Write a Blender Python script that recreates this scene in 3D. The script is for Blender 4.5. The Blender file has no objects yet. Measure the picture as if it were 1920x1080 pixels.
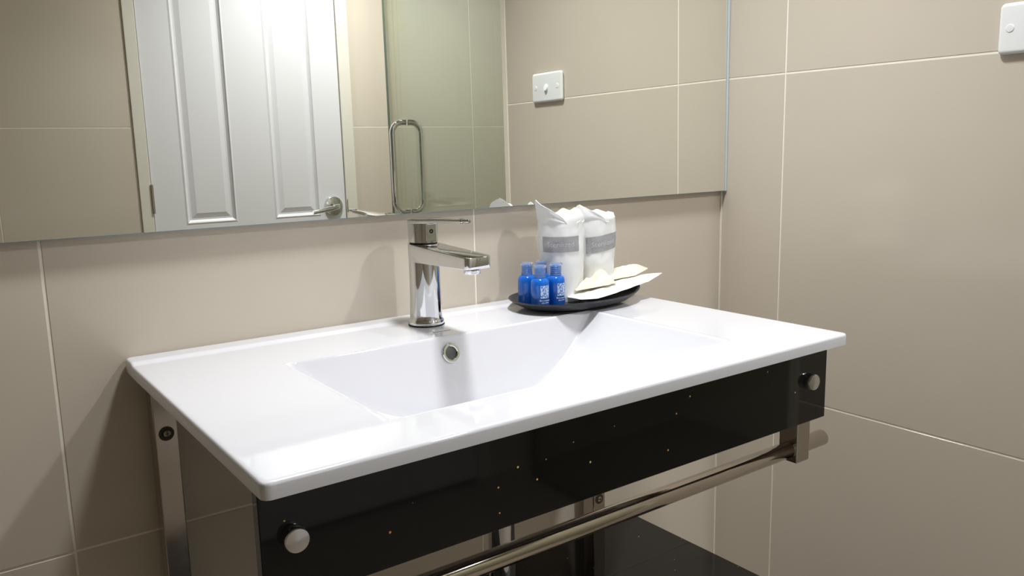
import bpy, bmesh, math, random
from mathutils import Matrix, Vector, noise
random.seed(7)
scene = bpy.context.scene
COL = scene.collection

# ------------------------------------------------------------------ camera
cd = bpy.data.cameras.new('camera')
cam = bpy.data.objects.new('camera', cd)
COL.objects.link(cam)
R = Vector((0.80805857, -0.58871334, -0.02139996))
U = Vector((0.11605104, 0.12346506, 0.98553972))
F = Vector((0.57755823, 0.7988573, -0.1680878))
m = Matrix.Identity(4)
for i in range(3):
    m[i][0], m[i][1], m[i][2] = R[i], U[i], -F[i]
m[0][3], m[1][3], m[2][3] = -1.30194352, -1.08420222, 1.07825484
cam.matrix_world = m
cd.sensor_width = 36.0
cd.sensor_fit = 'HORIZONTAL'
cd.lens = 1543.15 * 36.0 / 1920.0
cd.clip_start = 0.01
scene.camera = cam

# ------------------------------------------------------------------ world, exposure, lamps' strengths
w = bpy.data.worlds.new('world')
scene.world = w
w.use_nodes = True
w.node_tree.nodes['Background'].inputs[0].default_value = (0.02, 0.02, 0.02, 1)
w.node_tree.nodes['Background'].inputs[1].default_value = 1.0
vs = scene.view_settings
vs.view_transform = 'Standard'
vs.look = 'None'
vs.gamma = 1.0
vs.use_curve_mapping = False
vs.exposure = 0.31
# recessed ceiling downlights: (x, y, power, cone degrees, radius)
DOWNLIGHTS = [
    (-0.60, -0.33, 71.0, 110, 0.085, 'round white recessed downlight in the ceiling above the washbasin'),
    (0.0, -1.48, 63.0, 150, 0.042, 'round white recessed downlight in the ceiling above the white door'),
    (0.66, -1.45, 16.0, 140, 0.042, 'added unseen round white ceiling lamp that brightens the shower recess'),  # added lamp, brightens the shower walls behind the glass
]
LAMP_COLOR = (0.95, 0.965, 0.99)

# ------------------------------------------------------------------ materials
def nodes_of(name):
    mt = bpy.data.materials.new(name)
    mt.use_nodes = True
    nt = mt.node_tree
    return mt, nt, nt.nodes['Principled BSDF']

def s2l(c):
    return tuple(((v / 255) / 12.92 if v / 255 <= 0.04045 else ((v / 255 + 0.055) / 1.055) ** 2.4) for v in c) + (1.0,)

def pbr(name, rgb, rough=0.5, metal=0.0, spec=0.5, var=0.0, scale=8.0, bump=0.0, bscale=60.0, trans=0.0, ior=1.45, coat=0.0, rvar=0.0):
    mt, nt, p = nodes_of(name)
    c = s2l(rgb)
    p.inputs['Base Color'].default_value = c
    p.inputs['Roughness'].default_value = rough
    p.inputs['Metallic'].default_value = metal
    p.inputs['Specular IOR Level'].default_value = spec
    p.inputs['IOR'].default_value = ior
    p.inputs['Transmission Weight'].default_value = trans
    p.inputs['Coat Weight'].default_value = coat
    tc = nt.nodes.new('ShaderNodeTexCoord')
    nz = nt.nodes.new('ShaderNodeTexNoise')
    nz.inputs['Scale'].default_value = scale
    nz.inputs['Detail'].default_value = 4
    nt.links.new(tc.outputs['Object'], nz.inputs['Vector'])
    if var > 0:
        mx = nt.nodes.new('ShaderNodeMix'); mx.data_type = 'RGBA'
        mx.inputs['A'].default_value = tuple(v * (1 - var) for v in c[:3]) + (1,)
        mx.inputs['B'].default_value = tuple(min(1, v * (1 + var)) for v in c[:3]) + (1,)
        nt.links.new(nz.outputs['Fac'], mx.inputs['Factor'])
        nt.links.new(mx.outputs['Result'], p.inputs['Base Color'])
    if rvar > 0:
        mr = nt.nodes.new('ShaderNodeMapRange')
        mr.inputs['To Min'].default_value = max(0.0, rough - rvar)
        mr.inputs['To Max'].default_value = rough + rvar
        nt.links.new(nz.outputs['Fac'], mr.inputs['Value'])
        nt.links.new(mr.outputs['Result'], p.inputs['Roughness'])
    if bump > 0:
        n2 = nt.nodes.new('ShaderNodeTexNoise')
        n2.inputs['Scale'].default_value = bscale
        n2.inputs['Detail'].default_value = 3
        nt.links.new(tc.outputs['Object'], n2.inputs['Vector'])
        b = nt.nodes.new('ShaderNodeBump')
        b.inputs['Strength'].default_value = bump
        b.inputs['Distance'].default_value = 0.002
        nt.links.new(n2.outputs['Fac'], b.inputs['Height'])
        nt.links.new(b.outputs['Normal'], p.inputs['Normal'])
    return mt

M = {}
M['tile'] = pbr('beige_glazed_tile', (204, 194, 178), 0.13, var=0.03, scale=5, rvar=0.03)
M['grout'] = pbr('cream_grout', (240, 234, 219), 0.8, var=0.05, scale=40)
M['floor_tile'] = pbr('floor_tile_glaze', (132, 122, 110), 0.3, var=0.1, scale=6)
M['floor_grout'] = pbr('floor_grout_grey', (120, 114, 104), 0.9)
M['ceiling'] = pbr('ceiling_paint', (226, 222, 212), 0.9, var=0.02)
M['ceramic'] = pbr('white_glazed_ceramic', (212, 212, 216), 0.06, var=0.004, scale=3, coat=0.3)
M['chrome'] = pbr('chrome', (222, 224, 226), 0.045, metal=1.0, rvar=0.01, scale=20)
M['steel'] = pbr('polished_steel', (182, 174, 166), 0.16, metal=1.0, var=0.08, rvar=0.07, scale=35)
M['rail'] = pbr('polished_rail_steel', (196, 188, 178), 0.075, metal=1.0, rvar=0.02, scale=30)
M['knob'] = pbr('satin_chrome', (214, 214, 214), 0.18, metal=1.0, rvar=0.04, scale=40)
M['screw'] = pbr('screw_zinc', (170, 160, 140), 0.35, metal=1.0, var=0.2, scale=300)
M['hole_grey'] = pbr('grey_overflow_bore', (92, 92, 90), 0.35, metal=0.6, var=0.3, scale=120)
M['hole_brown'] = pbr('brown_hole_rim', (74, 66, 54), 0.5, metal=0.5, var=0.2, scale=200)  # flat dark brown ring around each post screw
M['dark_hole'] = pbr('dark_hole', (28, 26, 24), 0.7)
M['black_rubber'] = pbr('black_rubber', (18, 18, 20), 0.5)
M['tray'] = pbr('charcoal_glazed_tray', (44, 46, 50), 0.32, var=0.15, scale=120, bump=0.15, bscale=300)
M['door_paint'] = pbr('white_door_paint', (226, 225, 227), 0.35, var=0.006)
M['frame_paint'] = pbr('cream_frame_paint', (222, 217, 204), 0.45, var=0.02)
M['trim'] = pbr('cream_tile_trim', (232, 224, 206), 0.35, var=0.02)
M['sealant'] = pbr('pale_sealant', (205, 214, 216), 0.25, var=0.02)
M['plastic'] = pbr('white_switch_plastic', (236, 238, 236), 0.28, var=0.005)
M['cap_clear'] = pbr('clear_plastic_cap', (236, 243, 252), 0.05, trans=0.9, ior=1.22, spec=0.8)
M['label_grey'] = pbr('silver_grey_label', (168, 168, 171), 0.45, metal=0.15, var=0.12, scale=90, bump=0.5, bscale=120)
M['label_print'] = pbr('white_print', (240, 240, 244), 0.6)
M['word_print'] = pbr('pale_word_print', (206, 206, 208), 0.5)
M['logo'] = pbr('dark_print', (95, 88, 88), 0.6)
M['glass_edge'] = pbr('green_glass_edge', (88, 104, 92), 0.15, var=0.05)
M['mirror_edge'] = pbr('blue_grey_glass_edge', (132, 152, 158), 0.12, var=0.06)
M['red_dot'] = pbr('index_dot', (130, 60, 55), 0.4)

# mirror silver (slightly green glass in front of it)
mt, nt, p = nodes_of('mirror_silver')
p.inputs['Base Color'].default_value = (0.935, 0.95, 0.905, 1)
p.inputs['Metallic'].default_value = 1.0
p.inputs['Roughness'].default_value = 0.0
M['mirror'] = mt

# clear shower glass: tinted transmission plus Fresnel reflection
mt = bpy.data.materials.new('clear_glass'); mt.use_nodes = True
nt = mt.node_tree; nt.nodes.clear()
o_ = nt.nodes.new('ShaderNodeOutputMaterial')
t_ = nt.nodes.new('ShaderNodeBsdfTransparent'); t_.inputs[0].default_value = (0.93, 0.96, 0.925, 1)
g_ = nt.nodes.new('ShaderNodeBsdfGlossy'); g_.inputs['Roughness'].default_value = 0.0
fr = nt.nodes.new('ShaderNodeFresnel'); fr.inputs['IOR'].default_value = 1.5
mx = nt.nodes.new('ShaderNodeMixShader')
gm = nt.nodes.new('ShaderNodeNewGeometry')
mi = nt.nodes.new('ShaderNodeMix'); mi.inputs['A'].default_value = 1.5; mi.inputs['B'].default_value = 1 / 1.5
nt.links.new(gm.outputs['Backfacing'], mi.inputs['Factor']); nt.links.new(mi.outputs['Result'], fr.inputs['IOR'])
nt.links.new(fr.outputs[0], mx.inputs[0]); nt.links.new(t_.outputs[0], mx.inputs[1]); nt.links.new(g_.outputs[0], mx.inputs[2])
nt.links.new(mx.outputs[0], o_.inputs[0])
M['glass'] = mt

# black sparkling stone
mt, nt, p = nodes_of('black_sparkle_stone')
p.inputs['Roughness'].default_value = 0.05
p.inputs['Specular IOR Level'].default_value = 0.4
tc = nt.nodes.new('ShaderNodeTexCoord')
vo = nt.nodes.new('ShaderNodeTexVoronoi'); vo.inputs['Scale'].default_value = 85.0
nt.links.new(tc.outputs['Object'], vo.inputs['Vector'])
sep = nt.nodes.new('ShaderNodeSeparateColor'); nt.links.new(vo.outputs['Color'], sep.inputs[0])
c1 = nt.nodes.new('ShaderNodeMath'); c1.operation = 'LESS_THAN'; c1.inputs[1].default_value = 0.10
nt.links.new(vo.outputs['Distance'], c1.inputs[0])
c2 = nt.nodes.new('ShaderNodeMath'); c2.operation = 'GREATER_THAN'; c2.inputs[1].default_value = 0.83
nt.links.new(sep.outputs[0], c2.inputs[0])
mu = nt.nodes.new('ShaderNodeMath'); mu.operation = 'MULTIPLY'
nt.links.new(c1.outputs[0], mu.inputs[0]); nt.links.new(c2.outputs[0], mu.inputs[1])
ramp = nt.nodes.new('ShaderNodeValToRGB')
ramp.color_ramp.elements[0].color = (0.75, 0.26, 0.07, 1)
ramp.color_ramp.elements[1].color = (0.30, 0.38, 0.55, 1)
e_ = ramp.color_ramp.elements.new(0.65); e_.color = (0.75, 0.55, 0.25, 1)
mr_ = nt.nodes.new('ShaderNodeMapRange'); mr_.inputs['From Min'].default_value = 0.25; mr_.inputs['From Max'].default_value = 0.75
hs = nt.nodes.new('ShaderNodeMath'); hs.operation = 'MULTIPLY'; hs.inputs[1].default_value = 61.7
hf = nt.nodes.new('ShaderNodeMath'); hf.operation = 'FRACT'
nt.links.new(sep.outputs[0], hs.inputs[0]); nt.links.new(hs.outputs[0], hf.inputs[0])
mr_.inputs['From Min'].default_value = 0.0; mr_.inputs['From Max'].default_value = 1.0
nt.links.new(hf.outputs[0], mr_.inputs['Value']); nt.links.new(mr_.outputs['Result'], ramp.inputs[0])
nz = nt.nodes.new('ShaderNodeTexNoise'); nz.inputs['Scale'].default_value = 180
nt.links.new(tc.outputs['Object'], nz.inputs['Vector'])
base = nt.nodes.new('ShaderNodeMix'); base.data_type = 'RGBA'
base.inputs['A'].default_value = (0.0015, 0.0015, 0.0018, 1); base.inputs['B'].default_value = (0.0050, 0.0045, 0.0042, 1)
nt.links.new(nz.outputs['Fac'], base.inputs['Factor'])
mxc = nt.nodes.new('ShaderNodeMix'); mxc.data_type = 'RGBA'
nt.links.new(mu.outputs[0], mxc.inputs['Factor']); nt.links.new(base.outputs['Result'], mxc.inputs['A']); nt.links.new(ramp.outputs[0], mxc.inputs['B'])
nt.links.new(mxc.outputs['Result'], p.inputs['Base Color'])
M['stone'] = mt

# thin sheet materials (plastic bag, paper): diffuse + a share of light passing through
def sheet(name, rgb, rough, thru, bump, bscale):
    mt = pbr(name, rgb, rough, bump=bump, bscale=bscale)
    nt = mt.node_tree; p = nt.nodes['Principled BSDF']
    out = [n for n in nt.nodes if n.type == 'OUTPUT_MATERIAL'][0]
    tr = nt.nodes.new('ShaderNodeBsdfTranslucent'); tr.inputs[0].default_value = s2l(rgb)
    mx = nt.nodes.new('ShaderNodeMixShader'); mx.inputs[0].default_value = thru
    nt.links.new(p.outputs[0], mx.inputs[1]); nt.links.new(tr.outputs[0], mx.inputs[2]); nt.links.new(mx.outputs[0], out.inputs[0])
    return mt
M['bag'] = sheet('white_bag_plastic', (246, 247, 246), 0.32, 0.12, 0.35, 70)
M['paper'] = sheet('cream_paper', (242, 234, 212), 0.6, 0.15, 0.25, 120)
M['paper_white'] = sheet('white_paper', (240, 238, 230), 0.5, 0.15, 0.2, 120)

# blue bottle plastic
mt, nt, p = nodes_of('blue_bottle_plastic')
p.inputs['Base Color'].default_value = s2l((28, 116, 222))
p.inputs['Roughness'].default_value = 0.1
p.inputs['Transmission Weight'].default_value = 0.3
p.inputs['IOR'].default_value = 1.4
p.inputs['Coat Weight'].default_value = 0.4
M['blue'] = mt
M['blue_neck'] = pbr('blue_neck_ribs', (74, 136, 214), 0.12, coat=0.6)

# blotchy white flower print on blue
mt, nt, p = nodes_of('blotchy_label_print')
tc = nt.nodes.new('ShaderNodeTexCoord')
nz = nt.nodes.new('ShaderNodeTexNoise'); nz.inputs['Scale'].default_value = 330; nz.inputs['Detail'].default_value = 2
nt.links.new(tc.outputs['Object'], nz.inputs['Vector'])
rp = nt.nodes.new('ShaderNodeValToRGB')
rp.color_ramp.elements[0].position = 0.40; rp.color_ramp.elements[0].color = s2l((40, 110, 205))
rp.color_ramp.elements[1].position = 0.50; rp.color_ramp.elements[1].color = s2l((205, 220, 244))
nt.links.new(nz.outputs['Fac'], rp.inputs[0]); nt.links.new(rp.outputs[0], p.inputs['Base Color'])
p.inputs['Roughness'].default_value = 0.35
M['flower'] = mt

# lamp lens
mt, nt, p = nodes_of('lamp_lens')
p.inputs['Emission Color'].default_value = (1, 0.95, 0.88, 1)
p.inputs['Emission Strength'].default_value = 6.0
M['lens'] = mt

# ------------------------------------------------------------------ object helpers
BASE = {}
def base_of(o):
    return BASE.get(o.name, Vector((0, 0, 0))) if o else Vector((0, 0, 0))

def obj(name, verts, faces, mat, parent=None, smooth=None, world=True):
    """one mesh object; verts are world coordinates, stored relative to the parent's base"""
    b = base_of(parent) if world else Vector((0, 0, 0))
    me = bpy.data.meshes.new(name)
    me.from_pydata([tuple(Vector(v) - b) for v in verts], [], faces)
    me.validate()
    bm = bmesh.new(); bm.from_mesh(me)
    bmesh.ops.recalc_face_normals(bm, faces=bm.faces)
    bm.to_mesh(me); bm.free()
    if smooth is not None:
        me.polygons.foreach_set('use_smooth', [True] * len(me.polygons))
        me.set_sharp_from_angle(angle=math.radians(smooth))
    me.update()
    o = bpy.data.objects.new(name, me)
    COL.objects.link(o)
    if isinstance(mat, (list, tuple)):
        for k in mat: me.materials.append(M[k])
    else:
        me.materials.append(M[mat])
    if parent:
        o.parent = parent
        BASE[o.name] = base_of(parent)
    return o

def empty(name, loc=(0, 0, 0)):
    o = bpy.data.objects.new(name, None)
    o.empty_display_size = 0.05
    COL.objects.link(o)
    o.location = loc
    BASE[o.name] = Vector(loc)
    return o

def tag(o, label, cat=None, group=None, kind=None):
    o['label'] = label
    if cat: o['category'] = cat
    if group: o['group'] = group
    if kind: o['kind'] = kind
    return o

def copy_tree(o, parent=None):
    c = o.copy(); COL.objects.link(c); c.parent = parent
    for ch in list(o.children):
        copy_tree(ch, c)
    return c

def box(x0, x1, y0, y1, z0, z1, bev=0.0, seg=2):
    bm = bmesh.new()
    bmesh.ops.create_cube(bm, size=1.0)
    for v in bm.verts:
        v.co = Vector(((x0 + x1) / 2 + v.co.x * (x1 - x0), (y0 + y1) / 2 + v.co.y * (y1 - y0), (z0 + z1) / 2 + v.co.z * (z1 - z0)))
    if bev > 0:
        bmesh.ops.bevel(bm, geom=bm.edges[:], offset=bev, segments=seg, profile=0.5, affect='EDGES')
    bm.verts.index_update()
    r = ([v.co.copy() for v in bm.verts], [[v.index for v in f.verts] for f in bm.faces])
    bm.free()
    return r

def join(*parts):
    V, Fc = [], []
    for v, f in parts:
        k = len(V); V += list(v); Fc += [[i + k for i in q] for q in f]
    return V, Fc

def xf(part, mat):
    return [mat @ Vector(v) for v in part[0]], part[1]

def lathe(profile, n=40, center=(0, 0, 0), axis='z'):
    """profile: (r, h) pairs; closed at the ends"""
    V, Fc = [], []
    for r, h in profile:
        for i in range(n):
            a = 2 * math.pi * i / n
            V.append(Vector((r * math.cos(a), r * math.sin(a), h)))
    for j in range(len(profile) - 1):
        for i in range(n):
            k = (i + 1) % n
            Fc.append([j * n + i, j * n + k, (j + 1) * n + k, (j + 1) * n + i])
    Fc.append(list(range(n))[::-1])
    Fc.append([(len(profile) - 1) * n + i for i in range(n)])
    rot = {'z': Matrix.Identity(4), 'y-': Matrix.Rotation(math.pi / 2, 4, 'X'), 'x-': Matrix.Rotation(-math.pi / 2, 4, 'Y'), 'x': Matrix.Rotation(math.pi / 2, 4, 'Y')}[axis]
    return xf((V, Fc), Matrix.Translation(center) @ rot)

def ring(r0, r1, h, n=40, center=(0, 0, 0), axis='z', bev=0.0008):
    """annulus with rounded top"""
    prof = [(r1, 0), (r1, h - bev), (r1 - bev, h), (r0 + bev, h), (r0, h - bev), (r0, 0)]
    V, Fc = [], []
    for r, z in prof:
        for i in range(n):
            a = 2 * math.pi * i / n
            V.append(Vector((r * math.cos(a), r * math.sin(a), z)))
    m_ = len(prof)
    for j in range(m_):
        for i in range(n):
            k = (i + 1) % n; j2 = (j + 1) % m_
            Fc.append([j * n + i, j * n + k, j2 * n + k, j2 * n + i])
    rot = {'z': Matrix.Identity(4), 'y-': Matrix.Rotation(math.pi / 2, 4, 'X'), 'x-': Matrix.Rotation(-math.pi / 2, 4, 'Y'), 'z-': Matrix.Rotation(math.pi, 4, 'X')}[axis]
    return xf((V, Fc), Matrix.Translation(center) @ rot)

def tube(path, r, n=20, radii=None):
    path = [Vector(p_) for p_ in path]
    V, Fc = [], []
    up = None
    for i, p_ in enumerate(path):
        d = (path[min(i + 1, len(path) - 1)] - path[max(i - 1, 0)]).normalized()
        if up is None:
            up = Vector((0, 0, 1)) if abs(d.z) < 0.9 else Vector((0, 1, 0))
        s = d.cross(up).normalized(); up = s.cross(d).normalized()
        rr = radii[i] if radii else r
        for k in range(n):
            a = 2 * math.pi * k / n
            V.append(p_ + s * (rr * math.cos(a)) + up * (rr * math.sin(a)))
    for i in range(len(path) - 1):
        for k in range(n):
            k2 = (k + 1) % n
            Fc.append([i * n + k, i * n + k2, (i + 1) * n + k2, (i + 1) * n + k])
    Fc.append(list(range(n))[::-1]); Fc.append([(len(path) - 1) * n + k for k in range(n)])
    return V, Fc

def rrect(x0, x1, y0, y1, r, n=6):
    out = []
    for cx, cy, a0 in ((x1 - r, y1 - r, 0), (x0 + r, y1 - r, 90), (x0 + r, y0 + r, 180), (x1 - r, y0 + r, 270)):
        for i in range(n + 1):
            a = math.radians(a0 + 90 * i / n)
            out.append((cx + r * math.cos(a), cy + r * math.sin(a)))
    return out

def slab(outline, zt, zb, bev=0.001, steps=3):
    """prism over a convex outline; zt/zb numbers or functions of (x, y); rounded rims"""
    ft = zt if callable(zt) else (lambda x, y: zt)
    fb = zb if callable(zb) else (lambda x, y: zb)
    n = len(outline)
    cx = sum(p_[0] for p_ in outline) / n; cy = sum(p_[1] for p_ in outline) / n
    nor = []
    for i in range(n):
        ax, ay = outline[i - 1]; bx_, by_ = outline[(i + 1) % n]
        tx, ty = bx_ - ax, by_ - ay
        l = math.hypot(tx, ty) or 1
        nx, ny = ty / l, -tx / l
        if nx * (outline[i][0] - cx) + ny * (outline[i][1] - cy) < 0: nx, ny = -nx, -ny
        nor.append((nx, ny))
    rings = []
    for s in range(steps + 1):
        a = math.pi / 2 * s / steps
        rings.append((bev * (1 - math.sin(a)), bev * (1 - math.cos(a)), True))
    for s in range(steps, -1, -1):
        a = math.pi / 2 * s / steps
        rings.append((bev * (1 - math.sin(a)), bev * (1 - math.cos(a)), False))
    V, Fc = [], []
    for ins, dz, top in rings:
        for (x, y), (nx, ny) in zip(outline, nor):
            X, Y = x - nx * ins, y - ny * ins
            V.append(Vector((X, Y, ft(X, Y) - dz if top else fb(X, Y) + dz)))
    for j in range(len(rings) - 1):
        for i in range(n):
            k = (i + 1) % n
            Fc.append([j * n + i, j * n + k, (j + 1) * n + k, (j + 1) * n + i])
    Fc.append(list(range(n))); Fc.append([(len(rings) - 1) * n + i for i in range(n)][::-1])
    return V, Fc

# ------------------------------------------------------------------ room shell
XL, YF, ZC = -2.389, -2.0, 2.26       # left wall, wall opposite the mirror, ceiling
XS, YN = 1.10, -0.758                 # shower end wall, end of the right wall
GAP = 0.0028
TILE_CACHE = {}
def tile_mesh(wd, ht, mat, th=0.009):
    key = (round(wd, 4), round(ht, 4), mat)
    if key not in TILE_CACHE:
        a, b, c = wd / 2, ht / 2, 0.0007
        V = []
        for (x, y, z) in ((a, b, -th), (a, b, -c), (a - c, b - c, 0)):
            V += [(x, y, z), (-x, y, z), (-x, -y, z), (x, -y, z)]
        Fc = [[3, 2, 1, 0], [8, 9, 10, 11]]
        for k in (0, 4):
            for i in range(4):
                j = (i + 1) % 4
                Fc.append([k + i, k + j, k + 4 + j, k + 4 + i])
        me = bpy.data.meshes.new('tile'); me.from_pydata(V, [], Fc); me.materials.append(M[mat])
        TILE_CACHE[key] = me
    return TILE_CACHE[key]

def cuts(lo, hi, first, step=0.6):
    k = math.ceil((lo - first) / step - 1e-6)
    c = [lo]
    while first + k * step < hi - 1e-6:
        v_ = first + k * step
        if v_ > lo + 1e-6: c.append(v_)
        k += 1
    return c + [hi]

def tiles(parent, frame, us, vs_, mat='tile', hole=None):
    """frame: Matrix taking (u, v, out) to world"""
    for i in range(len(us) - 1):
        for j in range(len(vs_) - 1):
            rects = [(us[i], us[i + 1], vs_[j], vs_[j + 1])]
            if hole:
                hu0, hu1, hv0, hv1 = hole
                a, b, c, d = rects[0]
                if a < hu1 and b > hu0 and c < hv1 and d > hv0:
                    rects = []
                    if a < hu0: rects.append((a, hu0, c, d))
                    if b > hu1: rects.append((hu1, b, c, d))
                    if d > hv1: rects.append((max(a, hu0), min(b, hu1), hv1, d))
            for a, b, c, d in rects:
                if b - a < 0.004 or d - c < 0.004: continue
                me = tile_mesh(b - a - GAP, d - c - GAP, mat)
                o = bpy.data.objects.new('tile', me)
                COL.objects.link(o)
                o.parent = parent
                o.matrix_local = frame @ Matrix.Translation(((a + b) / 2, (c + d) / 2, 0))

def frame(u, v, o):
    u, v, o = Vector(u), Vector(v), Vector(o)
    n = u.cross(v)
    mm = Matrix.Identity(4)
    for i in range(3):
        mm[i][0], mm[i][1], mm[i][2], mm[i][3] = u[i], v[i], n[i], o[i]
    return mm

def struct(name, part, mat, label):
    o = obj(name, part[0], part[1], mat)
    return tag(o, label, kind='structure')

REC = 0.0007
ZJ = [0.0, 0.6, 1.2, 1.8, ZC]
wb = struct('wall_back', box(XL - 0.1, 0.1, REC, 0.1, 0, ZC), 'grout', 'beige tiled wall behind the washbasin and under the mirror')
tiles(wb, frame((1, 0, 0), (0, 0, 1), (0, 0, 0)), cuts(XL, -0.0012, -0.5888), ZJ)
wr = struct('wall_right', box(REC, 0.1, YN + 0.0016, REC, 0, ZC), 'grout', 'beige tiled wall beside the washbasin with the white switch plate')
tiles(wr, frame((0, -1, 0), (0, 0, 1), (0, 0, 0)), [0.0012, 0.1402, 0.7402], ZJ)
wl = struct('wall_left', box(XL - 0.1, XL - REC, YF - 0.1, REC, 0, ZC), 'grout', 'beige tiled wall at the far side of the room from the switch')
tiles(wl, frame((0, 1, 0), (0, 0, 1), (XL, 0, 0)), cuts(YF, 0.0, -0.4), ZJ)
DH = (-0.665, 0.150, 0.0, 2.115)
wf = struct('wall_front', join(box(XL - 0.1, DH[0], YF - 0.1, YF - REC, 0, ZC), box(DH[1], XS + 0.1, YF - 0.1, YF - REC, 0, ZC), box(DH[0], DH[1], YF - 0.1, YF - REC, DH[3], ZC)), 'grout', 'beige tiled wall holding the white panel door')
tiles(wf, frame((-1, 0, 0), (0, 0, 1), (0, YF, 0)), cuts(-XS, -XL, -0.12), ZJ, hole=(-DH[1], -DH[0], DH[2], DH[3]))
ws = struct('wall_shower_side', box(0.1, XS + 0.1, YN + REC, 0.1, 0, ZC), 'grout', 'beige tiled side wall inside the shower recess')
tiles(ws, frame((1, 0, 0), (0, 0, 1), (0, YN, 0)), cuts(0.004, XS, 0.5), ZJ)
we = struct('wall_shower_end', box(XS + REC, XS + 0.1, YF - 0.1, 0.1, 0, ZC), 'grout', 'beige tiled end wall inside the shower recess')
tiles(we, frame((0, -1, 0), (0, 0, 1), (XS, 0, 0)), cuts(-YN, -YF, 1.3), ZJ)
fl = struct('floor', box(XL - 0.1, XS + 0.1, YF - 0.1, 0.1, -0.08, -REC), 'floor_grout', 'beige tiled bathroom floor')
tiles(fl, frame((1, 0, 0), (0, 1, 0), (0, 0, 0)), cuts(XL, XS, -0.5888), cuts(YF, 0.0, -0.14), 'floor_tile')
struct('ceiling', box(XL - 0.1, XS + 0.1, YF - 0.1, 0.1, ZC, ZC + 0.06), 'ceiling', 'plain white bathroom ceiling')
struct('trim_1', box(-0.0028, 0.0, -0.0028, 0.0, 0, ZC), 'grout', 'thin cream grout bead in the corner of the tiled walls')
struct('trim_2', box(-0.001, 0.004, YN - 0.001, -0.7412, 0, ZC, 0.0008), 'trim', 'cream edge strip at the end of the tiled wall by the shower')

# ------------------------------------------------------------------ door in the wall opposite the mirror
door = empty('door_1', (-0.26, YF, 0))
tag(door, 'white four panel door with round chrome lever handle', kind='structure')
LX0, LX1, LZ0, LZ1 = -0.622, 0.098, 0.012, 2.07
obj('door_frame', *join(box(-0.664, LX0 - 0.003, YF - 0.06, YF + 0.006, 0, 2.112, 0.002), box(LX1 + 0.003, 0.149, YF - 0.06, YF + 0.006, 0, 2.112, 0.002),
                        box(LX0 - 0.003, LX1 + 0.003, YF - 0.06, YF + 0.006, 2.074, 2.112, 0.002)), 'frame_paint', door)
obj('door_stop', *join(box(LX0 - 0.003, LX0 + 0.01, YF - 0.06, YF - 0.045, 0, 2.074), box(LX1 - 0.01, LX1 + 0.003, YF - 0.06, YF - 0.045, 0, 2.074)), 'frame_paint', door)
pcols = [(-0.517, -0.333), (-0.191, -0.007)]
prows = [(0.20, 0.715), (0.857, 1.93)]
yl = YF - 0.001
leaf_parts = []
xs_ = [LX0, pcols[0][0], pcols[0][1], pcols[1][0], pcols[1][1], LX1]
zs_ = [LZ0, prows[0][0], prows[0][1], prows[1][0], prows[1][1], LZ1]
for i in range(5):
    for j in range(5):
        if i in (1, 3) and j in (1, 3): continue
        leaf_parts.append(([Vector((xs_[i], yl, zs_[j])), Vector((xs_[i + 1], yl, zs_[j])), Vector((xs_[i + 1], yl, zs_[j + 1])), Vector((xs_[i], yl, zs_[j + 1]))], [[0, 1, 2, 3]]))
leaf_parts.append(box(LX0, LX1, YF - 0.036, YF - 0.014, LZ0, LZ1))
leaf_parts.append(box(LX0, LX0 + 0.02, YF - 0.03, yl - 0.0002, LZ0, LZ1)); leaf_parts.append(box(LX1 - 0.02, LX1, YF - 0.03, yl - 0.0002, LZ0, LZ1))
leaf = obj('door_leaf', *join(*leaf_parts), 'door_paint', door)
for (a, b) in pcols:
    for (c, d) in prows:
        steps = [(0, 0), (0.006, 0.002), (0.010, -0.004), (0.016, -0.009), (0.022, -0.009), (0.040, -0.003), (0.044, -0.003)]
        V, Fc = [], []
        for ins, dy in steps:
            V += [Vector((a + ins, yl + dy, c + ins)), Vector((b - ins, yl + dy, c + ins)), Vector((b - ins, yl + dy, d - ins)), Vector((a + ins, yl + dy, d - ins))]
        for s in range(len(steps) - 1):
            for i in range(4):
                j = (i + 1) % 4
                Fc.append([s * 4 + i, s * 4 + j, s * 4 + 4 + j, s * 4 + 4 + i])
        k = (len(steps) - 1) * 4
        Fc.append([k, k + 1, k + 2, k + 3])
        obj('door_panel', V, Fc, 'door_paint', leaf)
for hz in (0.36, 0.955, 1.86):
    obj('hinge', *lathe([(0.0055, 0), (0.0055, 0.1)], 14, (LX0 - 0.002, YF + 0.006, hz - 0.05)), 'steel', door, 40)
hx, hz = 0.046, 0.893
hd = obj('handle_rose', *lathe([(0.039, 0), (0.039, 0.004), (0.036, 0.009), (0.022, 0.013), (0.014, 0.014)], 40, (hx, yl, hz), 'y-'), 'chrome', door, 40)
BASE[hd.name] = base_of(door)
# lathe 'y-' grows towards -y; the rose must stand towards the room (+y): mirror it
for v_ in hd.data.vertices: v_.co.y = (yl - base_of(door).y) * 2 - v_.co.y
hd.data.flip_normals()
obj('door_lever', *tube([(hx, yl + 0.008, hz), (hx, yl + 0.045, hz), (hx - 0.008, yl + 0.053, hz - 0.001), (hx - 0.03, yl + 0.055, hz - 0.006), (hx - 0.07, yl + 0.053, hz - 0.012), (hx - 0.105, yl + 0.048, hz - 0.018)], 0.009, 18, [0.011, 0.011, 0.0105, 0.0095, 0.009, 0.0085]), 'chrome', hd, 50)
obj('strike_plate', *box(0.1025, 0.1065, YF + 0.004, YF + 0.0075, hz - 0.028, hz + 0.024, 0.001), 'steel', door)

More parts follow.
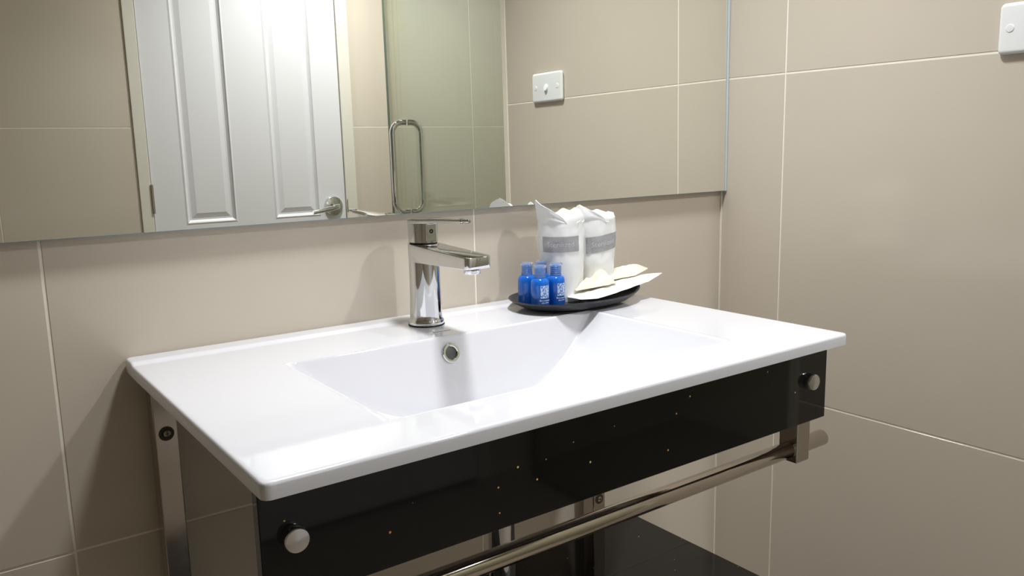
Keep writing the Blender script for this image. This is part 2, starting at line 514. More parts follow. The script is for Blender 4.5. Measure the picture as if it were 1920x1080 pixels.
# ------------------------------------------------------------------ mirror on the back wall
mir = empty('wall_mirror', (-1.0, -0.01, 0.985))
tag(mir, 'large frameless mirror on the tiled wall above the washbasin', 'mirror')
TH = 0.0068
def my(z, off): return -0.0118 + (z - 0.985) * TH + off
mx0, mx1, mz0, mz1 = XL + 0.012, -0.0045, 0.985, 1.95
V = [Vector((x, my(z, off), z)) for off in (0, 0.004) for (x, z) in ((mx0, mz0), (mx1, mz0), (mx1, mz1), (mx0, mz1))]
b_ = 0.0010
V += [Vector((x, my(z, -0.0004), z)) for (x, z) in ((mx0 + b_, mz0 + b_), (mx1 - b_, mz0 + b_), (mx1 - b_, mz1 - b_), (mx0 + b_, mz1 - b_))]
obj('mirror_face', V[8:12], [[0, 1, 2, 3]], 'mirror', mir)
obj('polished_edge', V, [[0, 1, 9, 8], [1, 2, 10, 9], [2, 3, 11, 10], [3, 0, 8, 11], [0, 4, 5, 1], [1, 5, 6, 2], [2, 6, 7, 3], [3, 7, 4, 0], [7, 6, 5, 4]], 'mirror_edge', mir)
obj('sealant_bead', *box(-0.0042, -0.0004, -0.0135, -0.001, mz0, mz1, 0.0008), 'sealant', mir)

# ------------------------------------------------------------------ washbasin top
CX = -0.722
bx0, bx1, by0, by1, CZ = -1.112, -0.332, -0.4915, -0.0012, 0.83
wbt = empty('washbasin_top', (CX, -0.25, 0.815))
tag(wbt, 'wide white ceramic washbasin top with a shallow curved bowl', 'washbasin')
def sstep(a, b, x):
    t = min(1.0, max(0.0, (x - a) / (b - a))); return t * t * (3 - 2 * t)
YB, YFR = -0.152, -0.418
def smin(a, b, k):
    h = max(0.0, min(1.0, 0.5 + 0.5 * (b - a) / k))
    return b * (1 - h) + a * h - k * h * (1 - h)
def bowl(x, y):
    u = abs(x - CX) / 0.241
    d = 0.105 * (1 - u ** 2.5) if u < 1.15 else -0.05
    d = smin(d, smin((YB - y) * 3.2, (y - YFR) * 3.2, 0.012), 0.012)
    return -smin(-d, 0.0, 0.005) - 0.00125 * max(0.0, 1 - abs(d) / 0.005) if d > -0.005 else 0.0
def ztop(x, y):
    z = CZ - bowl(x, y)
    z += 0.0030 * sstep(-0.044, -0.032, y)
    e = min(x - bx0, bx1 - x, y - by0)
    pass
    return z
rr, er = 0.008, 0.0032
def axis_pts(lo, hi, n, extra=()):
    pts = {lo, hi}
    for t in (0.12, 0.25, 0.5, 0.75, 1.0): pts |= {round(lo + rr * t, 5), round(hi - rr * t, 5)}
    for i in range(n + 1): pts.add(round(lo + rr + (hi - lo - 2 * rr) * i / n, 5))
    pts |= {round(e, 5) for e in extra}
    return sorted(pts)
def lin(a, b, n): return [a + (b - a) * i / n for i in range(n + 1)]
xs_ = axis_pts(bx0, bx1, 156, lin(CX - 0.25, CX + 0.25, 190) + lin(bx0 + 0.008, bx0 + 0.024, 6) + lin(bx1 - 0.024, bx1 - 0.008, 6))
ys_ = axis_pts(by0, by1, 50, lin(YB - 0.040, YB + 0.004, 34) + lin(YFR - 0.004, YFR + 0.040, 30) + lin(-0.046, -0.028, 8) + lin(by0 + 0.008, by0 + 0.024, 6))
V, Fc, idx = [], [], {}
for j, y in enumerate(ys_):
    for i, x in enumerate(xs_):
        X, Y = x, y
        ax = (x - (bx1 - rr)) / rr if x > bx1 - rr else ((x - (bx0 + rr)) / rr if x < bx0 + rr else 0)
        ay = (y - (by1 - rr)) / rr if y > by1 - rr else ((y - (by0 + rr)) / rr if y < by0 + rr else 0)
        d = min(x - bx0, bx1 - x, y - by0, by1 - y)
        if ax != 0 and ay != 0:
            a2, b2 = ax * math.sqrt(1 - ay * ay / 2), ay * math.sqrt(1 - ax * ax / 2)
            X = (bx1 - rr if ax > 0 else bx0 + rr) + a2 * rr
            Y = (by1 - rr if ay > 0 else by0 + rr) + b2 * rr
            d = rr * (1 - math.hypot(a2, b2))
        z = ztop(X, Y)
        d = max(0.0, d)
        if d < er: z -= er - math.sqrt(max(0, er * er - (er - d) ** 2))
        idx[(i, j)] = len(V); V.append(Vector((X, Y, z)))
nx, ny = len(xs_), len(ys_)
for j in range(ny - 1):
    for i in range(nx - 1):
        Fc.append([idx[(i, j)], idx[(i + 1, j)], idx[(i + 1, j + 1)], idx[(i, j + 1)]])
per = [(i, 0) for i in range(nx)] + [(nx - 1, j) for j in range(1, ny)] + [(i, ny - 1) for i in range(nx - 2, -1, -1)] + [(0, j) for j in range(ny - 2, 0, -1)]
ring0 = [idx[p_] for p_ in per]
# shell underside follows the bowl, so the slab is thin and the bowl hangs below it
low = {}
for (i, j), q in list(idx.items()):
    c_ = V[q]
    low[q] = len(V); V.append(Vector((c_.x, c_.y, min(0.8155, c_.z - 0.010))))
for j in range(ny - 1):
    for i in range(nx - 1):
        Fc.append([low[idx[(i, j + 1)]], low[idx[(i + 1, j + 1)]], low[idx[(i + 1, j)]], low[idx[(i, j)]]])
for i in range(len(ring0)):
    k = (i + 1) % len(ring0)
    Fc.append([ring0[i], low[ring0[i]], low[ring0[k]], ring0[k]])
obj('ceramic_top', V, Fc, 'ceramic', wbt, 50)
# overflow ring on the sloping back of the bowl
oy = -0.1592; ox = CX - 0.016
oz = ztop(ox, oy)
sl = (ztop(ox, oy + 0.002) - ztop(ox, oy - 0.002)) / 0.004
nrm = Vector((0, -sl, 1)).normalized()
rot = nrm.to_track_quat('Z', 'Y').to_matrix().to_4x4()
T = Matrix.Translation(Vector((ox, oy, oz)) + nrm * 0.0006) @ rot
r_ = obj('overflow_ring', *xf(ring(0.0088, 0.0132, 0.003, 40), T), 'chrome', wbt, 40)
obj('overflow_hole', *xf(lathe([(0.0094, 0.0), (0.0094, 0.0004), (0.006, 0.0008)], 32), T), 'hole_grey', r_, 30)
# pop-up waste in the bottom
zb_ = ztop(CX, -0.285)
obj('waste_plug', *lathe([(0.033, -0.001), (0.033, 0.002), (0.031, 0.0035), (0.022, 0.0035), (0.021, 0.005), (0.012, 0.008), (0.0, 0.009)], 40, (CX, -0.285, zb_)), 'chrome', wbt, 40)
# small printed mark in front of the tap (unreadable strokes)
V, Fc = [], []
x = -0.7375
random.seed(3)
while x < -0.7155:
    wd = random.uniform(0.0008, 0.0022)
    y0 = -0.1245 - (x + 0.7375) * 0.02
    k = len(V); zt_ = ztop(x, y0) + 0.0003
    V += [Vector((x, y0 - 0.0016, zt_)), Vector((x + wd, y0 - 0.0016, zt_)), Vector((x + wd, y0 + 0.0006, zt_)), Vector((x, y0 + 0.0006, zt_))]
    Fc.append([k, k + 1, k + 2, k + 3]); x += wd + random.uniform(0.0006, 0.0014)
obj('printed_mark', V, Fc, 'logo', wbt)

# ------------------------------------------------------------------ steel and stone stand
st = empty('vanity_stand', (CX, -0.24, 0))
tag(st, 'black stone and polished steel stand with a towel rail carrying the basin', 'vanity stand')
PXL, PXR, PW = -1.0800, -0.3640, 0.028
for px in (PXL, PXR):
    bp = obj('back_post', *box(px - PW / 2, px + PW / 2, -0.0405, -0.0125, 0, 0.806, 0.0015), 'steel', st)
    for sz in (0.7385, 0.452):
        obj('screw_hole', *ring(0.0052, 0.0092, 0.0006, 28, (px, -0.0405, sz), 'y-', 0.0002), 'hole_brown', bp, 40)
        obj('screw_recess', *lathe([(0.0055, 0), (0.0055, 0.0004)], 24, (px, -0.0405, sz), 'y-'), 'dark_hole', bp, 40)
        s_ = obj('screw_head', *lathe([(0.0046, 0), (0.0044, 0.0012), (0.0030, 0.0019), (0.0, 0.0020)], 24, (px + 0.0006, -0.0407, sz), 'y-'), 'screw', bp, 40)
        obj('screw_slot', *join(box(px - 0.0018, px + 0.0030, -0.0429, -0.0424, sz - 0.0004, sz + 0.0004), box(px + 0.0002, px + 0.0010, -0.0429, -0.0424, sz - 0.0024, sz + 0.0024)), 'dark_hole', bp)
    obj('wall_spacer', *box(px - 0.01, px + 0.01, -0.0125, -0.0008, 0.69, 0.78), 'steel', st)
    obj('side_arm', *box(px - PW / 2 + 0.004, px + PW / 2, -0.4525, -0.0405, 0.795, 0.8150, 0.001), 'steel', st)
    obj('shelf_arm', *box(px - PW / 2 + 0.002, px + PW / 2 - 0.002, -0.43, -0.0405, 0.385, 0.411, 0.001), 'steel', st)
for fx in (-1.080, -0.3645):
    obj('front_bracket', *box(fx - PW / 2, fx + PW / 2, -0.4525, -0.4240, 0.6495, 0.797, 0.0012), 'steel', st)
obj('towel_rail', *join(tube([(-1.143, -0.4383, 0.6655), (-1.1425, -0.4383, 0.6655), (-0.3015, -0.4383, 0.6655), (-0.3005, -0.4383, 0.6655)], 0.0112, 28, [0.0102, 0.0112, 0.0112, 0.0102])), 'rail', st, 50)
fp = obj('front_panel', *box(-1.1085, -0.3385, -0.4655, -0.4530, 0.7115, 0.8145, 0.0008), 'stone', st)
for kx in (-1.0810, -0.3775):
    obj('standoff_knob', *lathe([(0.0105, 0), (0.0109, 0.0008), (0.0109, 0.0085), (0.0100, 0.0098), (0.006, 0.0104), (0.0, 0.0105)], 36, (kx, -0.4655, 0.7680), 'y-'), 'knob', fp, 35)
obj('stone_shelf', *box(-1.115, -0.330, -0.44, -0.1015, 0.412, 0.432, 0.001), 'stone', st)

# drain under the bowl
PY = -0.246
dp = empty('drain_pipe', (CX, PY, 0.4322))
tag(dp, 'chrome waste pipe under the basin, behind the black front panel', 'drain pipe')
obj('tail_pipe', *tube([(CX, PY, 0.7105), (CX, PY, 0.4325)], 0.0178, 32), 'chrome', dp, 40)
obj('coupling_nut', *lathe([(0.0235, 0), (0.0245, 0.002), (0.0245, 0.02), (0.0235, 0.022)], 8, (CX, PY, 0.672)), 'chrome', dp, 20)
obj('shelf_flange', *lathe([(0.034, 0), (0.034, 0.003), (0.024, 0.008), (0.0190, 0.009)], 36, (CX, PY, 0.4322)), 'chrome', dp, 40)
obj('lower_pipe', *tube([(CX, PY, 0.4115), (CX, PY, 0.0005)], 0.0178, 28), 'chrome', dp, 40)

# ------------------------------------------------------------------ tap
FX, FY = -0.722, -0.070
fz = ztop(FX, FY)
fa = empty('basin_tap', (FX, FY, fz))
tag(fa, 'chrome single lever basin tap with flat square spout', 'tap')
obj('gasket', *lathe([(0.0258, 0), (0.0262, 0.0012), (0.0255, 0.0026)], 40, (FX, FY, fz - 0.0002)), 'black_rubber', fa, 40)
obj('body', *lathe([(0.0255, 0.0024), (0.0258, 0.0050), (0.0250, 0.0078), (0.0240, 0.0088), (0.0236, 0.0110), (0.0232, 0.018), (0.0226, 0.030), (0.0222, 0.045), (0.0220, 0.065), (0.0221, 0.090), (0.0223, 0.1165), (0.0222, 0.1172)], 64, (FX, FY, fz)), 'chrome', fa, 40)
ol = []
hw = 0.0223
for i in range(25):
    a = math.pi * i / 24
    ol.append((FX + hw * math.cos(a), FY + hw * math.sin(a)))
ty, tw, cr = -0.2125, 0.0200, 0.007
for i in range(7):
    a = math.pi + math.pi / 2 * i / 6
    ol.append((FX - tw + cr + cr * math.cos(a), ty + cr + cr * math.sin(a)))
for i in range(7):
    a = 1.5 * math.pi + math.pi / 2 * i / 6
    ol.append((FX + tw - cr + cr * math.cos(a), ty + cr + cr * math.sin(a)))
def sp_top(x, y): return 0.9475 + (y - FY) * 0.045
def sp_bot(x, y): return 0.9225 - (y - FY) * 0.020
sp = obj('spout', *slab(ol, sp_top, sp_bot, 0.0012), 'chrome', fa, 35)
obj('aerator', *lathe([(0.0105, 0), (0.0110, 0.001), (0.0110, 0.006), (0.0095, 0.0065)], 32, (FX, -0.1935, 0.9175)), 'chrome', sp, 35)
obj('handle_collar', *lathe([(0.0196, 0), (0.0196, 0.003)], 40, (FX, FY, 0.9465)), 'dark_hole', fa, 30)
cap = obj('handle_cap', *lathe([(0.0205, 0), (0.0212, 0.0008), (0.0212, 0.027), (0.0210, 0.0285)], 48, (FX, FY, 0.9495)), 'chrome', fa, 30)
ol = []
for i in range(25):
    a = math.pi * i / 24
    ol.append((FX + 0.0216 * math.cos(a), FY + 0.0216 * math.sin(a)))
ol += [(FX - 0.0200, FY - 0.018), (FX - 0.0120, FY - 0.036), (FX - 0.0078, FY - 0.060), (FX - 0.0066, FY - 0.098), (FX - 0.0045, FY - 0.1045), (FX + 0.0045, FY - 0.1045), (FX + 0.0066, FY - 0.098), (FX + 0.0078, FY - 0.060), (FX + 0.0120, FY - 0.036), (FX + 0.0200, FY - 0.018)]
lv = obj('lever', *slab(ol, lambda x, y: 0.9830 - (y - FY) * 0.040, lambda x, y: 0.9765 - (y - FY) * 0.055, 0.0010), 'chrome', fa, 35)
obj('lever_pin', *tube([(FX, FY - 0.100, 0.9845), (FX, FY - 0.106, 0.9847), (FX, FY - 0.107, 0.9847), (FX, FY - 0.1205, 0.9853), (FX, FY - 0.1215, 0.9853)], 0.003, 16, [0.0036, 0.0036, 0.0026, 0.0026, 0.0020]), 'chrome', lv, 40)
obj('cap_face', *box(FX - 0.0085, FX + 0.0085, FY - 0.0232, FY - 0.018, 0.9512, 0.9765, 0.0008), 'chrome', cap)
obj('index_screw', *ring(0.0012, 0.0030, 0.0008, 20, (FX, FY - 0.0230, 0.9660), 'y-', 0.0002), 'dark_hole', cap, 30)

# ------------------------------------------------------------------ tray
TX, TY, TA, TB = -0.4640, -0.0970, 0.1140, 0.0770
tz = CZ + 0.0003
def sup(a, A, B, p_=2.35):
    c, s = math.cos(a), math.sin(a)
    return (A * math.copysign(abs(c) ** (2 / p_), c), B * math.copysign(abs(s) ** (2 / p_), s))
def dish(prof, n=72):
    V, Fc = [], []
    for sc, sx, h in prof:
        for i in range(n):
            a = 2 * math.pi * i / n
            ex, ey = sup(a, TA, TB)
            off = (1 - sc) * TB
            x = ex * max(0.0, (TA - off * sx) / TA); y = ey * max(0.0, (TB - off) / TB)
            lift = 0.010 * max(0, ex / TA) ** 3 * min(1, h / 0.012)
            V.append(Vector((TX + x, TY + y, tz + h + lift)))
    for j in range(len(prof) - 1):
        for i in range(n):
            k = (i + 1) % n
            Fc.append([j * n + i, j * n + k, (j + 1) * n + k, (j + 1) * n + i])
    Fc.append(list(range(n))[::-1]); Fc.append([(len(prof) - 1) * n + i for i in range(n)])
    return V, Fc
tr = obj('oval_tray', *dish([(0.50, 1.6, 0.0), (0.66, 1.5, 0.0006), (0.82, 1.3, 0.0050), (0.93, 1.1, 0.0108), (0.985, 1.0, 0.0150), (1.0, 1.0, 0.0165), (0.995, 1.0, 0.0175), (0.97, 1.0, 0.0172), (0.93, 1.0, 0.0140), (0.86, 1.1, 0.0098), (0.78, 1.2, 0.0078), (0.60, 1.4, 0.0072), (0.3, 1.6, 0.0070)]), 'tray', None, 60)
tag(tr, 'long oval charcoal tray on the back corner of the washbasin top', 'tray')
TF = tz + 0.0072      # inside floor of the tray

# ------------------------------------------------------------------ blue bottles
def make_bottle():
    t = empty('toiletry_bottle', (0, 0, 0))
    body = obj('bottle_body', *lathe([(0.0118, 0), (0.0132, 0.0010), (0.0138, 0.0030), (0.0138, 0.038), (0.0134, 0.0425), (0.0118, 0.0458), (0.0086, 0.0478), (0.0076, 0.0484)], 40), 'blue', t, 40)
    prof = [(0.0074, 0.0482), (0.0074, 0.0512)]
    for k in range(4):
        z0 = 0.0515 + k * 0.0031
        prof += [(0.0062, z0), (0.0068, z0 + 0.0006), (0.0068, z0 + 0.0016), (0.0061, z0 + 0.0024)]
    prof += [(0.0060, 0.0645), (0.0042, 0.0652)]
    obj('bottle_neck', *lathe(prof, 28), 'blue_neck', body, 30)
    obj('bottle_cap', *lathe([(0.0083, 0.0486), (0.0086, 0.0490), (0.0086, 0.0508), (0.0082, 0.0512), (0.0085, 0.0520), (0.0090, 0.0640), (0.0102, 0.0655), (0.0104, 0.0668), (0.0098, 0.0676), (0.0080, 0.0680)], 36), 'cap_clear', t, 30)
    # printed square and two rows of tiny strokes, curved round the body
    def patch(a0, a1, z0, z1, r, n=10):
        V, Fc = [], []
        for i in range(n + 1):
            a = a0 + (a1 - a0) * i / n
            for z in (z0, z1): V.append(Vector((r * math.cos(a), r * math.sin(a), z)))
        for i in range(n): Fc.append([2 * i, 2 * i + 2, 2 * i + 3, 2 * i + 1])
        return V, Fc
    obj('printed_square', *patch(-0.52, 0.52, 0.0165, 0.0365, 0.01392), 'flower', body, 60)
    rng = random.Random(5)
    strokes = []
    for (z0, h, half) in ((0.0118, 0.0026, 0.62), (0.0084, 0.0018, 0.42)):
        a = -half
        while a < half:
            wd = rng.uniform(0.02, 0.06)
            strokes.append(patch(a, a + wd, z0, z0 + h * rng.choice((0.7, 0.7, 1.0)), 0.01392, 1))
            a += wd + rng.uniform(0.03, 0.05)
    obj('printed_lettering', *join(*strokes), 'label_print', body)
    return t
b0 = make_bottle()
spots = [(-0.5465, -0.1120, -95, 'blue toiletry bottle with clear cap, frontmost of the four on the tray'),
         (-0.5140, -0.1100, -90, 'blue toiletry bottle nearest to the white wrapped cups, its white print showing'),
         (-0.5440, -0.0760, 120, 'blue toiletry bottle with no print showing, nearest to the tap'),
         (-0.5150, -0.0750, 60, 'blue toiletry bottle mostly hidden behind the other three')]
for i, (x, y, a, lab) in enumerate(spots):
    b = b0 if i == 0 else copy_tree(b0)
    b.location = (x, y, TF + 0.0003)
    b.rotation_euler = (0, 0, math.radians(a))
    b.scale = (1.03, 1.03, 0.955)
    tag(b, lab, 'bottle', 'blue toiletry bottles on the tray')

# ------------------------------------------------------------------ wrapped cups
def cup_surface(seed, r0, r1, h):
    def f(a, t):
        z = h * t
        r = r0 + (r1 - r0) * min(1, t / 0.8)
        n1 = noise.noise(Vector((math.cos(a) * 1.6 + seed, math.sin(a) * 1.6, z * 26)))
        n2 = noise.noise(Vector((math.cos(a) * 4 + seed * 3, math.sin(a) * 4, z * 75)))
        k = sstep(0.0, 0.12, t)
        r += (0.0016 * n1 + 0.0007 * n2) * (0.4 + 0.6 * k)
        c, s = math.cos(a), math.sin(a)
        q = (abs(c) ** 2.6 + abs(s) ** 2.6) ** (-1 / 2.6)
        return r * (0.5 + 0.5 * q), z
    return f
def wrapped_cup(name, loc, seed, r0, r1, h, label, ears, la, lz, rotl, bumps):
    t = empty(name, loc)
    tag(t, label, 'wrapped cup', 'white wrapped cups on the tray')
    f = cup_surface(seed, r0, r1, h)
    n, mrow = 64, 34
    V, Fc = [], []
    for j in range(mrow + 1):
        tt = j / mrow
        for i in range(n):
            a = 2 * math.pi * i / n
            r, z = f(a, tt)
            V.append(Vector((loc[0] + r * math.cos(a), loc[1] + r * math.sin(a), loc[2] + z)))
    # crumpled top closing inwards
    for k, (sc, dz) in enumerate(((0.96, 0.004), (0.86, 0.007), (0.68, 0.007), (0.45, 0.004), (0.22, 0.003))):
        for i in range(n):
            a = 2 * math.pi * i / n
            r, z = f(a, 1.0)
            cr_ = noise.noise(Vector((math.cos(a) * 2.4 * sc + seed, math.sin(a) * 2.4 * sc, 7.7)))
            add = 0
            for (ba, bw, bh) in bumps:
                da = (a - ba + math.pi) % (2 * math.pi) - math.pi
                add += bh * math.exp(-(da / bw) ** 2) * (0.4 + 0.6 * math.sin(math.pi * min(1, sc)))
            V.append(Vector((loc[0] + r * sc * math.cos(a), loc[1] + r * sc * math.sin(a), loc[2] + z + dz + 0.008 * cr_ + add)))
    rows = mrow + 1 + 5
    for j in range(rows - 1):
        for i in range(n):
            k = (i + 1) % n
            Fc.append([j * n + i, j * n + k, (j + 1) * n + k, (j + 1) * n + i])
    Fc.append(list(range(n))[::-1]); Fc.append([(rows - 1) * n + i for i in range(n)])
    body = obj('wrapper', V, Fc, 'bag', t, 60)
    # standing corners of the bag: curved pointed sheets of real thickness
    for (a0, a1, hh, lean, apex) in ears:
        V, Fc = [], []
        NI, NJ = 16, 9
        for side in (0, 1):
            for j in range(NJ + 1):
                v_ = j / NJ
                for i in range(NI + 1):
                    u_ = i / NI
                    a = a0 + (a1 - a0) * u_
                    top = (1 - abs(u_ - apex) / (apex if u_ < apex else 1 - apex)) ** (0.75 if u_ < apex else 0.62)
                    r, z = f(a, 0.95)
                    wob = 0.0016 * noise.noise(Vector((u_ * 4 + seed, v_ * 3, 2.0)))
                    rad = r + wob - 0.0012 * side + lean * v_ * top + 0.0002
                    V.append(Vector((loc[0] + rad * math.cos(a), loc[1] + rad * math.sin(a), loc[2] + z + hh * top * v_ + 0.0)))
        L = (NI + 1) * (NJ + 1)
        for s in (0, 1):
            for j in range(NJ):
                for i in range(NI):
                    q = s * L + j * (NI + 1) + i
                    Fc.append([q, q + 1, q + NI + 2, q + NI + 1])
        for i in range(NI):
            q = NJ * (NI + 1) + i
            Fc.append([q, q + 1, L + q + 1, L + q])
        obj('bag_corner', V, Fc, 'bag', body, 70)
    # grey label band hugging the wrapper
    V, Fc = [], []
    NI, NJ = 30, 6
    for j in range(NJ + 1):
        for i in range(NI + 1):
            a = la[0] + (la[1] - la[0]) * i / NI
            zz = lz[0] + (lz[1] - lz[0]) * j / NJ + rotl * (i / NI - 0.5)
            r, z = f(a, zz / h)
            r += 0.0007 + 0.0004 * noise.noise(Vector((i * 0.5, j * 0.7, seed)))
            V.append(Vector((loc[0] + r * math.cos(a), loc[1] + r * math.sin(a), loc[2] + zz)))
    for j in range(NJ):
        for i in range(NI):
            q = j * (NI + 1) + i
            Fc.append([q, q + 1, q + NI + 2, q + NI + 1])
    lb = obj('grey_label', V, Fc, 'label_grey', body, 60)
    # word on the label, bent round the cup
    cu = bpy.data.curves.new('word', 'FONT'); cu.body = 'Sterilized'; cu.size = 0.0112; cu.align_x = 'CENTER'; cu.resolution_u = 2
    to = bpy.data.objects.new('word', cu); COL.objects.link(to)
    me = bpy.data.meshes.new_from_object(to.evaluated_get(bpy.context.evaluated_depsgraph_get()))
    V = []
    amid = (la[0] + la[1]) / 2
    for v_ in me.vertices:
        a = amid + v_.co.x / r1
        zz = (lz[0] + lz[1]) / 2 - 0.0035 + v_.co.y + rotl * (a - amid) / (la[1] - la[0])
        r, z = f(a, zz / h)
        V.append(Vector((loc[0] + (r + 0.0016) * math.cos(a), loc[1] + (r + 0.0016) * math.sin(a), loc[2] + zz)))
    Fw = [list(p_.vertices) for p_ in me.polygons]
    bpy.data.objects.remove(to); bpy.data.curves.remove(cu); bpy.data.meshes.remove(me)
    obj('label_word', V, Fw, 'word_print', lb)
    return t
D2R = math.radians
wrapped_cup('wrapped_cup', (-0.4765, -0.0780, TF + 0.0003), 1.3, 0.0315, 0.0352, 0.130,
            'white wrapped cup with a tall pointed bag corner, beside the blue bottles',
            [(D2R(100), D2R(245), 0.036, 0.0045, 0.36), (D2R(275), D2R(325), 0.016, -0.004, 0.4)], (D2R(-182), D2R(-78)), (0.0790, 0.1030), 0.001, [(D2R(285), 0.5, 0.006)])
wrapped_cup('wrapped_cup', (-0.4020, -0.0730, TF + 0.0003), 4.1, 0.0300, 0.0335, 0.126,
            'white wrapped cup standing farther from the tap, behind the cream paper packets',
            [(D2R(128), D2R(262), 0.029, 0.002, 0.42), (D2R(262), D2R(285), 0.011, -0.006, 0.5)], (D2R(-155), D2R(-52)), (0.0730, 0.0990), 0.008, [(D2R(-70), 0.6, 0.004)])

# ------------------------------------------------------------------ paper packets
def packet(name, label, mat, axis, width, thick, seed, left, right, folds, ridge, group='paper packets on the tray'):
    """folded paper wrap along a 3-D centre line; left/right: (length share, tip width share) of the tapering ends;
    folds: (t position, height share) ridges running along the packet"""
    N, K = 48, 26
    pts = [Vector(p_) for p_ in axis]
    def at(s):
        q = s * (len(pts) - 1); i = min(int(q), len(pts) - 2); return pts[i].lerp(pts[i + 1], q - i)
    V, Fc = [], []
    for i in range(N + 1):
        s = i / N
        c = at(s)
        d = (at(min(1, s + 0.02)) - at(max(0, s - 0.02))); d.z = 0; d.normalize()
        side = Vector((-d.y, d.x, 0))
        e1 = min(1, s / left[0]); e2 = min(1, (1 - s) / right[0])
        wv = width * min(left[1] + (1 - left[1]) * e1, right[1] + (1 - right[1]) * e2)
        body = math.sin(math.pi / 2 * min(1, e1 + 0.08)) * math.sin(math.pi / 2 * min(1, e2 + 0.08))
        for k in range(2 * K):
            top = k < K
            t = -1 + 2 * (k % K) / (K - 1)
            if not top: t = -t
            h = max(0, 1 - abs(t) ** 1.6)
            for (ft, fh) in folds:
                ftt = ft + 0.25 * math.sin(3.1 * s + seed)
                h += fh * max(0, 1 - abs(t - ftt) / 0.28) * (1 - abs(t))
            n1 = noise.noise(Vector((s * 3.2 + seed, t * 1.6, seed * 2)))
            n2 = abs(noise.noise(Vector((s * 4.5 - t * 2.5 + seed * 3, t * 2.2, seed))))
            zz = thick * body * h * (1 + 0.45 * n1) - ridge * n2 * body * (1 - abs(t) ** 3) if top else 0.0
            edge = 1 + 0.10 * noise.noise(Vector((s * 11, seed, math.copysign(3, t))))
            V.append(c + side * (t * edge * wv / 2) + Vector((0, 0, max(zz, 0.0002 if top else 0.0) + 0.0006)))
    m2 = 2 * K
    for i in range(N):
        for k in range(m2):
            k2 = (k + 1) % m2
            Fc.append([i * m2 + k, i * m2 + k2, (i + 1) * m2 + k2, (i + 1) * m2 + k])
    Fc.append(list(range(m2))[::-1]); Fc.append([N * m2 + k for k in range(m2)])
    o = obj(name, V, Fc, mat, None, 42)
    return tag(o, label, 'paper packet', group)
packet('paper_packet', 'flat white paper packet with pointed end, lowest in the pile on the tray', 'paper_white',
       [(-0.490, -0.126, 0.8455), (-0.43, -0.121, 0.8500), (-0.36, -0.114, 0.8580), (-0.278, -0.106, 0.8605)], 0.064, 0.0050, 0.4, (0.10, 0.45), (0.30, 0.03), [(-0.4, 0.5)], 0.002)
packet('paper_packet', 'crumpled cream paper packet on the pile, nearer to the blue bottles', 'paper',
       [(-0.478, -0.113, 0.8545), (-0.44, -0.110, 0.8580), (-0.402, -0.104, 0.8610)], 0.046, 0.0150, 2.2, (0.75, 0.08), (0.12, 0.80), [(0.15, 0.25), (-0.5, 0.2)], 0.006)
packet('paper_packet', 'crumpled cream paper packet with pointed end, topmost of the pile', 'paper',
       [(-0.430, -0.098, 0.8590), (-0.385, -0.096, 0.8625), (-0.345, -0.093, 0.8650), (-0.296, -0.090, 0.8680)], 0.046, 0.0160, 5.1, (0.70, 0.20), (0.42, 0.03), [(0.1, 0.30), (-0.5, 0.25)], 0.006)

# ------------------------------------------------------------------ switch on the right wall
sw = empty('wall_switch', (0, -0.5625, 1.2305))
tag(sw, 'white plastic switch plate on the tiled wall', 'light switch')
FR = frame((0, -1, 0), (0, 0, 1), (0, -0.5625, 1.2305))
pl = obj('switch_plate', *xf(slab(rrect(-0.0585, 0.0585, -0.0355, 0.0355, 0.0075, 8), 0.0095, 0.0, 0.0055, 6), FR), 'plastic', sw, 40)
obj('rocker', *xf(slab([(0.0065 * math.cos(2 * math.pi * i / 28), 0.0085 * math.sin(2 * math.pi * i / 28)) for i in range(28)], lambda x, y: 0.0135 - 0.25 * y, 0.009, 0.001), FR @ Matrix.Translation((0, -0.001, 0))), 'plastic', pl, 40)
for s in (-1, 1):
    obj('screw_cap', *xf(lathe([(0.0058, 0), (0.0058, 0.0006), (0.0050, 0.0012), (0.0, 0.0014)], 28), FR @ Matrix.Translation((s * 0.0425, 0, 0.0092))), 'plastic', pl, 30)

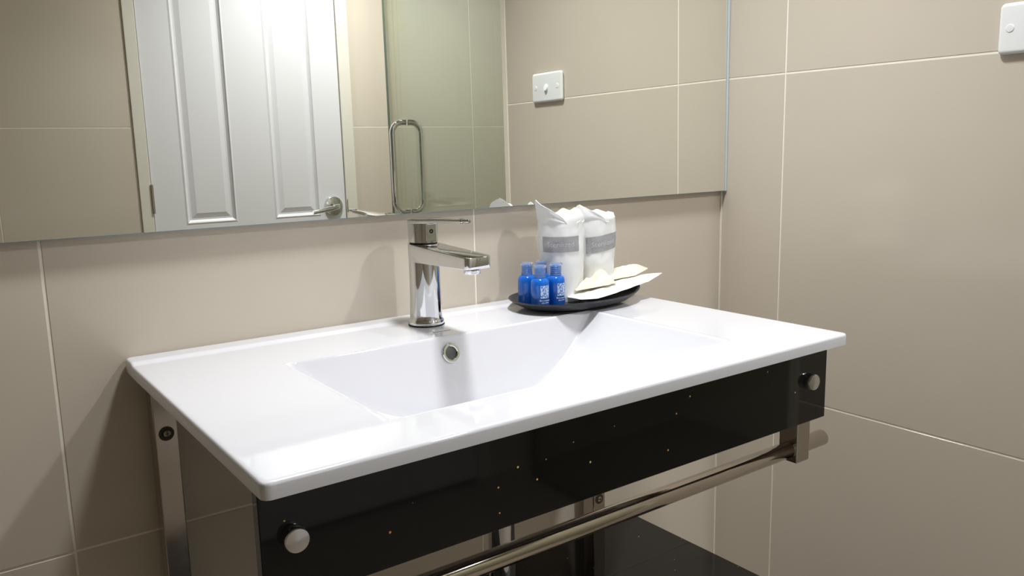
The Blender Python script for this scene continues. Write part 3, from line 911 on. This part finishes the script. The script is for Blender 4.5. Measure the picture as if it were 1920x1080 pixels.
# ------------------------------------------------------------------ glass shower door
sd = empty('shower_door', (0.255, -1.33, 0.0))
tag(sd, 'clear frameless glass shower door with long chrome pull handle', 'shower door')
GX, GY0, GY1, GZ0, GZ1 = 0.255, -1.893, -0.770, 0.012, 2.02
v8 = [Vector((x, y, z)) for x in (GX - 0.005, GX + 0.005) for (y, z) in ((GY0, GZ0), (GY1, GZ0), (GY1, GZ1), (GY0, GZ1))]
gp = obj('glass_pane', v8, [[0, 1, 2, 3], [4, 5, 6, 7]], 'glass', sd)
obj('glass_edge', v8, [[0, 1, 5, 4], [1, 2, 6, 5], [2, 3, 7, 6], [3, 0, 4, 7]], 'glass_edge', gp)
hy, hz0, hz1, hr, off = -1.757, 0.866, 1.206, 0.0112, 0.0610
for s in (-1, 1):
    path = [(GX + s * 0.004, hy, hz1), (GX + s * 0.012, hy, hz1)]
    cr_ = 0.042
    path += [(GX + s * (off - cr_ + cr_ * math.sin(a)), hy, hz1 - cr_ + cr_ * math.cos(a)) for a in lin(0.0, math.pi / 2, 10)]
    path += [(GX + s * (off - cr_ + cr_ * math.cos(a)), hy, hz0 + cr_ - cr_ * math.sin(a)) for a in lin(0.0, math.pi / 2, 10)]
    path += [(GX + s * 0.012, hy, hz0), (GX + s * 0.004, hy, hz0)]
    ph = obj('pull_handle', *tube(path, hr, 20), 'chrome', sd, 60)
    for z in (hz0, hz1):
        obj('handle_washer', *lathe([(0.0135, 0), (0.0135, 0.003)], 24, (GX + s * 0.005, hy, z), 'x' if s > 0 else 'x-'), 'chrome', ph, 40)
for z in (0.3, 1.75):
    obj('hinge_plate', *box(GX - 0.012, GX + 0.012, -0.83, -0.760, z - 0.045, z + 0.045, 0.002), 'chrome', sd)

# ------------------------------------------------------------------ ceiling downlights
for (x, y, pw, cone, rad, lab) in DOWNLIGHTS:
    t = empty('downlight', (x, y, ZC))
    tag(t, lab, 'downlight', 'recessed ceiling downlights')
    obj('trim_ring', *ring(rad, rad + 0.014, 0.006, 40, (x, y, ZC), 'z-', 0.0015), 'plastic', t, 40)
    obj('lamp_lens', *lathe([(rad - 0.0005, -0.0018), (rad - 0.0005, -0.0005)], 36, (x, y, ZC)), 'lens', t, 40)
    ld = bpy.data.lights.new('downlight_lamp', 'SPOT')
    ld.energy = pw; ld.color = LAMP_COLOR
    ld.spot_size = math.radians(cone); ld.spot_blend = 1.0
    ld.shadow_soft_size = rad
    lo = bpy.data.objects.new('downlight_lamp', ld); COL.objects.link(lo)
    lo.parent = t; lo.location = (0, 0, -0.012 - rad)
